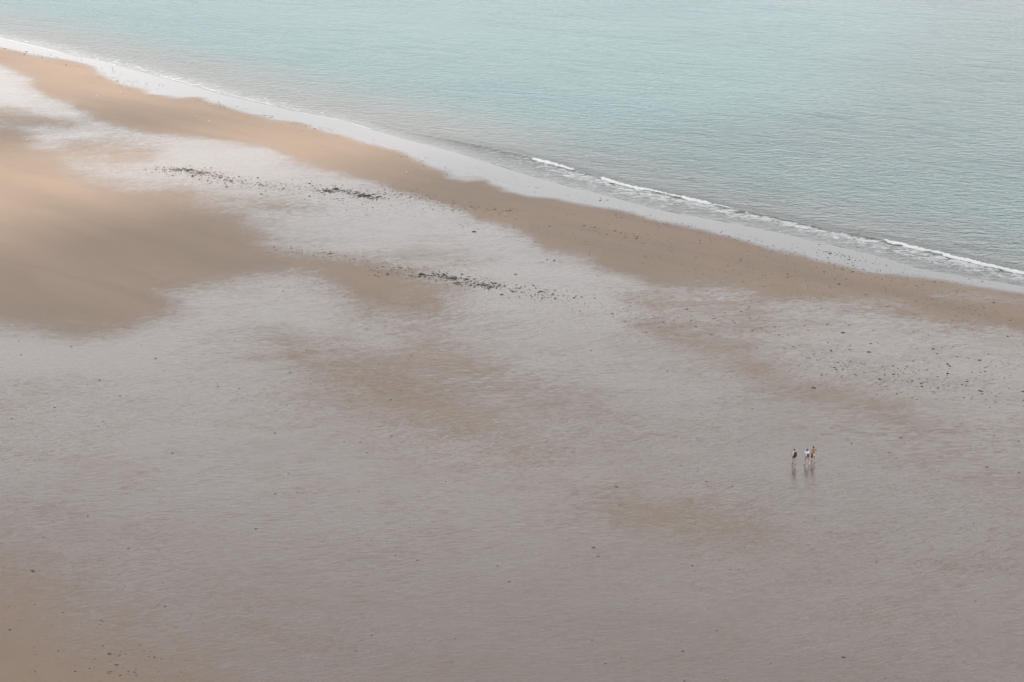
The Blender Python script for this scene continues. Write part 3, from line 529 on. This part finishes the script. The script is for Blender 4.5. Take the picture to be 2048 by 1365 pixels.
def person(loc, rz, label, pose, look):
    """faces +Y in its own frame; pose gives joint positions in metres"""
    root = empty('person', (loc[0], loc[1], float(ground_z(loc[0], loc[1])[0])), rz)
    tag(root, label, 'person', 'walkers on the wet sand')
    P = pose; J = {}; B = []
    k = look.get('build', 1.0)
    pel = P['pelvis']; neck = P['neck']; head = P['head']
    J['pelvis'] = (pel, .145 * k, .105 * k)
    J['waist'] = (lerp(pel, neck, .30), .125 * k, .092 * k)
    J['chest'] = (lerp(pel, neck, .68), .150 * k, .108 * k)
    J['collar'] = (lerp(pel, neck, .90), .095 * k, .075 * k)
    J['neck'] = (neck, .055, .055)
    J['jaw'] = (lerp(neck, head, .55), .062, .072)
    J['head'] = (head, .078, .095)
    J['crown'] = (lerp(neck, head, 1.42), .058, .072)
    B += [('pelvis', 'waist'), ('waist', 'chest'), ('chest', 'collar'), ('collar', 'neck'), ('neck', 'jaw'), ('jaw', 'head'), ('head', 'crown')]
    for s, sg in (('l', -1), ('r', 1)):
        sh_, el, wr = P['sho_' + s], P['elb_' + s], P['wri_' + s]
        J['sho' + s] = (sh_, .058, .058); J['elb' + s] = (el, .040, .040); J['wri' + s] = (wr, .027, .024)
        dv = (Vector(wr) - Vector(el)).normalized(); J['palm' + s] = (tuple(Vector(wr) + dv * .07), .036, .020)
        B += [('collar', 'sho' + s), ('sho' + s, 'elb' + s), ('elb' + s, 'wri' + s), ('wri' + s, 'palm' + s)]
        hip, kn, an, toe = P['hip_' + s], P['kne_' + s], P['ank_' + s], P['toe_' + s]
        J['hip' + s] = (hip, .088 * k, .092 * k); J['kne' + s] = (kn, .056, .060); J['calf' + s] = (lerp(kn, an, .3), .055, .058)
        J['ank' + s] = (an, .036, .038); J['toe' + s] = (toe, .042, .026)
        B += [('pelvis', 'hip' + s), ('hip' + s, 'kne' + s), ('kne' + s, 'calf' + s), ('calf' + s, 'ank' + s), ('ank' + s, 'toe' + s)]
    roots = ['pelvis']
    for s, sg in (('l', -1), ('r', 1)):                                   # five fingers each, rooted in the palm
        wr = Vector(P['wri_' + s]); dv = (wr - Vector(P['elb_' + s])).normalized()
        side = dv.cross(Vector((0, 0, 1)));
        side = (Vector((0, 1, 0)) if side.length < .3 else side).normalized()
        curl = dv.cross(side).normalized() * .35
        base = wr + dv * .085
        for f, (o_s, ln) in enumerate(((-.027, .065), (-.009, .078), (.009, .074), (.027, .058))):
            a = base + side * o_s; b_ = a + dv * ln * .5 + curl * ln * .3; c_ = b_ + (dv + curl * 2).normalized() * ln * .5
            for nm, pt, r_ in (('a', a, .010), ('b', b_, .009), ('c', c_, .007)): J[f'f{s}{f}{nm}'] = (tuple(pt), r_, r_)
            B += [(f'f{s}{f}a', f'f{s}{f}b'), (f'f{s}{f}b', f'f{s}{f}c')]; roots.append(f'f{s}{f}a')
        a = wr + dv * .035 - side * .022; b_ = a + (dv * .6 - side * .8) * .038; c_ = b_ + (dv * .9 - side * .3) * .028
        for nm, pt, r_ in (('a', a, .012), ('b', b_, .010), ('c', c_, .008)): J[f't{s}{nm}'] = (tuple(pt), r_, r_)
        B += [(f't{s}a', f't{s}b'), (f't{s}b', f't{s}c')]; roots.append(f't{s}a')
    sk = look['skin']
    body = skin('body', J, B, sk, root, 1, roots)
    # nose and ears become part of the body mesh
    bm = bmesh.new(); bm.from_mesh(body.data); h = Vector(head)
    add_lump(bm, h + Vector((0, .105, -.015)), (.016, .022, .026), 6, 5)
    for sg in (-1, 1): add_lump(bm, h + Vector((sg * .080, 0, -.005)), (.012, .022, .034), 6, 5)
    bm.to_mesh(body.data); bm.free(); smooth(body.data)
    eye_m = mats['eye']; lip = mats['lip']
    for sg in (-1, 1): lump_obj('eye', [((h.x + sg * .032, h.y + .086, h.z + .012), (.013, .010, .009))], eye_m, root)
    lump_obj('mouth', [((h.x, h.y + .088, h.z - .055), (.024, .010, .008))], lip, root)
    # hair
    hl = [((h.x, h.y - .016, h.z + .042), (.094, .108, .100)), ((h.x, h.y - .045, h.z - .01), (.080, .075, .085))]
    hl += look.get('hair_extra', lambda h: [])(h)
    lump_obj('hair', hl, look['hair'], root)
    # clothes follow the same skeleton, a little wider
    g = .022
    def cloth(name, mat, ks, bs, grow=g, over=None, rt=None):
        JJ = {q: (J[q][0], J[q][1] + grow, (J[q][2] if len(J[q]) > 2 else J[q][1]) + grow) for q in ks}
        JJ.update(over or {}); return skin(name, JJ, bs, mat, root, 1, rt or ks[0])
    if look.get('shirt'):
        ov = {}; bs = [('waist', 'chest'), ('chest', 'collar'), ('waist', 'hem')]
        ov['hem'] = (lerp(pel, neck, look.get('hem', .02)), J['pelvis'][1] + g * 1.7, J['pelvis'][2] + g * 1.9)
        ks = ['chest', 'waist', 'collar']
        for s in 'lr':
            ks.append('sho' + s); bs.append(('collar', 'sho' + s))
            if look.get('sleeve', 0) > 0:
                ov['slv' + s] = (lerp(P['sho_' + s], P['elb_' + s], look['sleeve']), .066, .066); bs.append(('sho' + s, 'slv' + s))
        cloth('shirt', look['shirt'], ks, bs, g * 1.5, ov)
    ov = {}; bs = [('pelvis', 'wb')]; ks = ['pelvis']
    ov['wb'] = (lerp(pel, neck, .16), J['waist'][1] + .024, J['waist'][2] + .024)
    for s in 'lr':
        ks.append('hip' + s); bs.append(('pelvis', 'hip' + s))
        ov['leg' + s] = (lerp(P['hip_' + s], P['kne_' + s], look['leg']), .106 * k + look.get('loose', 0), .110 * k + look.get('loose', 0)); bs.append(('hip' + s, 'leg' + s))
    cloth('shorts', look['shorts'], ks, bs, .032, ov)
    for s in 'lr':
        an, toe = Vector(P['ank_' + s]), Vector(P['toe_' + s]); dv = (toe - an)
        heel = an - Vector((dv.x, dv.y, 0)).normalized() * .05 + Vector((0, 0, -.05))
        heel = Vector((heel.x, heel.y, max(heel.z, .03)))
        so_ = skin('shoe', {'h': (tuple(heel), .044, .036), 'm': (tuple(heel.lerp(toe, .5)), .050, .036), 't': (tuple(toe + dv.normalized() * .03), .046, .028)},
             [('h', 'm'), ('m', 't')], look['shoe'], root, 1)
        if look.get('sock'):
            skin('sock', {'a': (tuple(an + Vector((0, 0, .14))), .050, .050), 'b': (tuple(an + Vector((0, 0, -.02))), .048, .050)}, [('a', 'b')], look['sock'], root, 1)
    return root

mats = dict(eye=simple('eye', (.06, .05, .045), .3), lip=simple('lip', (.35, .13, .11), .5),
    auburn=simple('auburn_hair', (.10, .045, .028), .5), dark=simple('dark_hair', (.018, .014, .013), .5),
    white=simple('white_cotton', (.80, .79, .82), .9, .05), blue=simple('light_blue_denim', (.25, .36, .46), .9, .12),
    black=simple('black_cloth', (.012, .012, .016), .85, .3), navy=simple('black_nylon', (.014, .014, .024), .6, .3),
    purple=simple('purple_nylon', (.13, .012, .075), .6, .2), cream=simple('cream_cotton', (.70, .66, .52), .9, .08),
    olive=simple('olive_cloth', (.16, .135, .065), .9, .15), shoe_dark=simple('dark_shoe', (.03, .02, .025), .7, .2),
    shoe_white=simple('white_shoe', (.72, .72, .72), .7, .05))

def std(h=1.72):
    f = h / 1.72
    P = dict(pelvis=(0, 0, .93), neck=(0, .03, 1.46), head=(0, .055, 1.61))
    for s, sg in (('l', -1), ('r', 1)):
        P.update({'sho_' + s: (sg * .185, .02, 1.40), 'elb_' + s: (sg * .27, -.02, 1.13), 'wri_' + s: (sg * .30, .06, .89),
                  'hip_' + s: (sg * .095, 0, .88), 'kne_' + s: (sg * .10, .03, .49), 'ank_' + s: (sg * .10, 0, .09), 'toe_' + s: (sg * .11, .14, .03)})
    return P, f
def scaled(P, f): return {k: tuple(c * f for c in v) for k, v in P.items()}

def backpack(root, loc, dims, mat, label, tilt=0.0, straps=True):
    b = empty('backpack', root.matrix_basis @ Vector(loc), root.rotation_euler.z)
    b.rotation_euler = (0, tilt, root.rotation_euler.z); tag(b, label, 'backpack')
    w_, d_, h_ = dims
    def shape(name, c, r, p=3.0):
        bm = bmesh.new(); vs = bmesh.ops.create_icosphere(bm, subdivisions=3, radius=1)['verts']
        for v in bm.verts:
            q = (abs(v.co.x) ** p + abs(v.co.y) ** p + abs(v.co.z) ** p) ** (1 / p); v.co /= q
            taper = 1 - .18 * max(0, v.co.z)
            v.co = Vector((c[0] + v.co.x * r[0] * taper, c[1] + v.co.y * r[1] * taper, c[2] + v.co.z * r[2]))
        me = bpy.data.meshes.new(name); bm.to_mesh(me); bm.free(); smooth(me); return link_mesh(name, me, mat, b)
    shape('bag_body', (0, 0, 0), (w_ / 2, d_ / 2, h_ / 2)); shape('front_pocket', (0, -d_ / 2, -h_ * .16), (w_ * .38, d_ * .25, h_ * .25))
    if straps:
        for sg in (-1, 1):
            x = sg * w_ * .34
            skin('shoulder_strap', {'a': ((x, .02, h_ * .40), .02, .012), 'b': ((x, .12, h_ * .52), .022, .012), 'c': ((x, .27, h_ * .36), .022, .012), 'd': ((x * 1.1, .27, .02), .02, .012), 'e': ((x * 1.2, .08, -h_ * .36), .016, .010)},
                 [('a', 'b'), ('b', 'c'), ('c', 'd'), ('d', 'e')], mat, b, 1)
    skin('grab_handle', {'a': ((-.03, .03, h_ * .47), .009), 'b': ((0, .03, h_ * .55), .009), 'c': ((.03, .03, h_ * .47), .009)}, [('a', 'b'), ('b', 'c')], mat, b, 1)
    return b

# left walker: arms held out a little, feet close, black backpack
P, f = std(); P.update(sho_l=(-.185, .02, 1.41), elb_l=(-.30, -.03, 1.15), wri_l=(-.40, .02, .92), elb_r=(.27, -.01, 1.14), wri_r=(.33, .05, .91),
    kne_l=(-.09, .16, .50), ank_l=(-.085, .12, .10), toe_l=(-.09, .26, .04), kne_r=(.10, .0, .49), ank_r=(.11, -.13, .09), toe_r=(.12, .01, .03))
p1 = person(PEOPLE[0], .12, 'walker in white top and black shorts with a black backpack, leftmost of three', scaled(P, 1.0),
    dict(skin=skin_fair, hair=mats['auburn'], shirt=mats['white'], sleeve=0, hem=.02, shorts=mats['black'], leg=.55, loose=-.004, shoe=mats['shoe_dark'], build=.95,
         hair_extra=lambda h: [((h.x, h.y - .10, h.z + .05), (.04, .045, .04))]))
backpack(p1, (.055, -.235, 1.19), (.34, .24, .56), mats['navy'], 'large black backpack worn by the leftmost walker', .06)
# middle walker: wide step, elbows out, purple bag on the right hip
P, f = std(); P.update(elb_l=(-.36, -.05, 1.19), wri_l=(-.25, .14, 1.10), elb_r=(.36, -.02, 1.20), wri_r=(.52, .14, 1.27),
    kne_l=(-.17, .10, .50), ank_l=(-.23, .10, .09), toe_l=(-.25, .24, .03), kne_r=(.19, .0, .50), ank_r=(.26, -.16, .15), toe_r=(.27, -.05, .04),
    hip_l=(-.10, 0, .89), hip_r=(.10, 0, .89))
p2 = person(PEOPLE[1], .0, 'walker in white t-shirt and light blue shorts with a purple bag, middle of three', scaled(P, .995),
    dict(skin=skin_fair, hair=mats['dark'], shirt=mats['white'], sleeve=.62, hem=-.10, shorts=mats['blue'], leg=.72, loose=.008, shoe=mats['shoe_white'], sock=mats['white'], build=1.06))
backpack(p2, (.085, -.20, 1.04), (.26, .15, .36), mats['purple'], 'small purple bag on the back of the middle walker', -.15)
# right walker: bare back, right elbow bent, cream shorts, olive sheet along the left side
P, f = std(); P.update(head=(-.03, .05, 1.62), elb_r=(.34, -.04, 1.22), wri_r=(.30, .17, 1.35), elb_l=(-.25, -.02, 1.13), wri_l=(-.23, .05, .89),
    kne_l=(-.11, .20, .50), ank_l=(-.12, .22, .09), toe_l=(-.13, .36, .03), kne_r=(.11, .0, .50), ank_r=(.13, -.18, .10), toe_r=(.14, -.05, .03))
p3 = person(PEOPLE[2], -.05, 'bare backed walker in cream shorts with one elbow bent, rightmost of three', scaled(P, 1.06),
    dict(skin=skin_tan, hair=mats['dark'], shorts=mats['cream'], leg=.62, loose=.012, shoe=mats['shoe_dark'], sock=mats['white'], build=1.0))
cl = empty('cloth', p3.matrix_basis @ Vector((-.19, -.05, 0)), 0)
cl.location.z = p3.location.z
tag(cl, 'olive sheet at the left side of the rightmost walker', 'cloth')
P0 = np.zeros((15, 9, 3))
for i in range(15):
    for j in range(9):
        t = i / 14; q = j / 8 - .5
        P0[i, j] = (q * (.12 + .13 * t), -.04 + .03 * math.sin(q * 14 + t), 1.03 - .50 * t - .03 * math.cos(q * 9))
me = grid_mesh('olive_sheet', P0); o = link_mesh('olive_sheet', me, mats['olive'], cl)
md = o.modifiers.new('thickness', 'SOLIDIFY'); md.thickness = .035

# ------------------------------------------------------------------ gulls
g_white = simple('white_feather', (.82, .82, .80), .7, .04); g_grey = simple('grey_feather', (.33, .35, .38), .7, .1)
g_black = simple('black_feather', (.02, .02, .022), .6, .2); g_yel = simple('yellow_bill', (.55, .38, .06), .5, .1)
def gull(x, y, a, label):
    root = empty('gull', (x, y, float(ground_z(x, y)[0])), a); tag(root, label, 'gull', 'gulls standing on the beach')
    skin('body', {'tail': ((0, -.26, .17), .022, .012), 'rump': ((0, -.15, .19), .055, .05), 'belly': ((0, -.02, .20), .078, .075), 'breast': ((0, .09, .23), .070, .068),
         'neck': ((0, .145, .30), .042, .042), 'head': ((0, .165, .365), .045, .042), 'face': ((0, .20, .362), .030, .026)},
         [('tail', 'rump'), ('rump', 'belly'), ('belly', 'breast'), ('breast', 'neck'), ('neck', 'head'), ('head', 'face')], g_white, root, 1)
    skin('bill', {'a': ((0, .215, .360), .013), 'b': ((0, .250, .355), .010), 'c': ((0, .272, .345), .005)}, [('a', 'b'), ('b', 'c')], g_yel, root, 1)
    for sg in (-1, 1):
        skin('wing', {'a': ((sg * .062, .09, .255), .016, .040), 'b': ((sg * .068, -.04, .235), .016, .050), 'c': ((sg * .045, -.20, .205), .012, .026)}, [('a', 'b'), ('b', 'c')], g_grey, root, 1)
        skin('wing_tip', {'a': ((sg * .040, -.19, .205), .011, .020), 'b': ((sg * .012, -.33, .19), .005, .007)}, [('a', 'b')], g_black, root, 1)
        skin('leg', {'a': ((sg * .030, .0, .14), .010), 'b': ((sg * .030, -.005, .015), .007), 'c': ((sg * .034, .05, .008), .011, .006)}, [('a', 'b'), ('b', 'c')], g_yel, root, 1)
        lump_obj('eye', [((sg * .034, .183, .375), (.006, .006, .006))], g_black, root)
for v in GULLS: gull(*v)

# ------------------------------------------------------------------ shells, sticks, ring of weed
sh_m = simple('white_shell', (.80, .78, .74), .5, .08, 40)
for x, y, lab in SHELLS:
    bm = bmesh.new(); n = 18
    rim = []
    apex = bm.verts.new((0, -.05, .012))
    mid = [bm.verts.new((math.sin(t) * .06, -.05 + (1 - math.cos(t) * -1) * .03 + math.cos(t) * .0, .05)) for t in np.linspace(-1.6, 1.6, n)]
    for i, t in enumerate(np.linspace(-1.9, 1.9, n)):
        rr = .10 + (.006 if i % 2 else 0); rim.append(bm.verts.new((math.sin(t) * rr, .0 + math.cos(t) * rr * .9, -.004)))
    for i in range(n - 1):
        bm.faces.new((apex, mid[i], mid[i + 1])); bm.faces.new((mid[i], rim[i], rim[i + 1], mid[i + 1]))
    me = bpy.data.meshes.new('shell'); bm.to_mesh(me); bm.free(); smooth(me)
    o = link_mesh('shell', me, sh_m); o.location = (x, y, float(ground_z(x, y)[0])); o.scale = (1.1, 1.1, 1.3)
    md = o.modifiers.new('thickness', 'SOLIDIFY'); md.thickness = .008
    tag(o, lab, 'shell')
wood = simple('dark_wood', (.06, .045, .035), .8, .3, 15)
for i, (x, y, lab) in enumerate(STICKS):
    hh = .75 if i == 0 else .45
    o = skin('stick', {'a': ((0, 0, -.05), .035), 'b': ((.03, 0, hh * .5), .030), 'c': ((.01, .02, hh), .020), 'd': ((.10, .02, hh * .72), .012)}, [('a', 'b'), ('b', 'c'), ('b', 'd')], wood, None, 1)
    o.location = (x, y, float(ground_z(x, y)[0])); tag(o, lab, 'stick')
J = {}; B = []
for i in range(15):
    t = .35 + 5.2 * i / 14
    J[i] = ((math.cos(t) * .20, math.sin(t) * .17, .015), .016 + .008 * (i % 3), .014)
    if i: B.append((i - 1, i))
o = skin('seaweed_strand', J, B, weed_m[0], None, 1)
o.location = (RING[0], RING[1], float(ground_z(*RING)[0])); tag(o, 'curled seaweed strand forming an open ring on the lower left brown sand', 'seaweed')
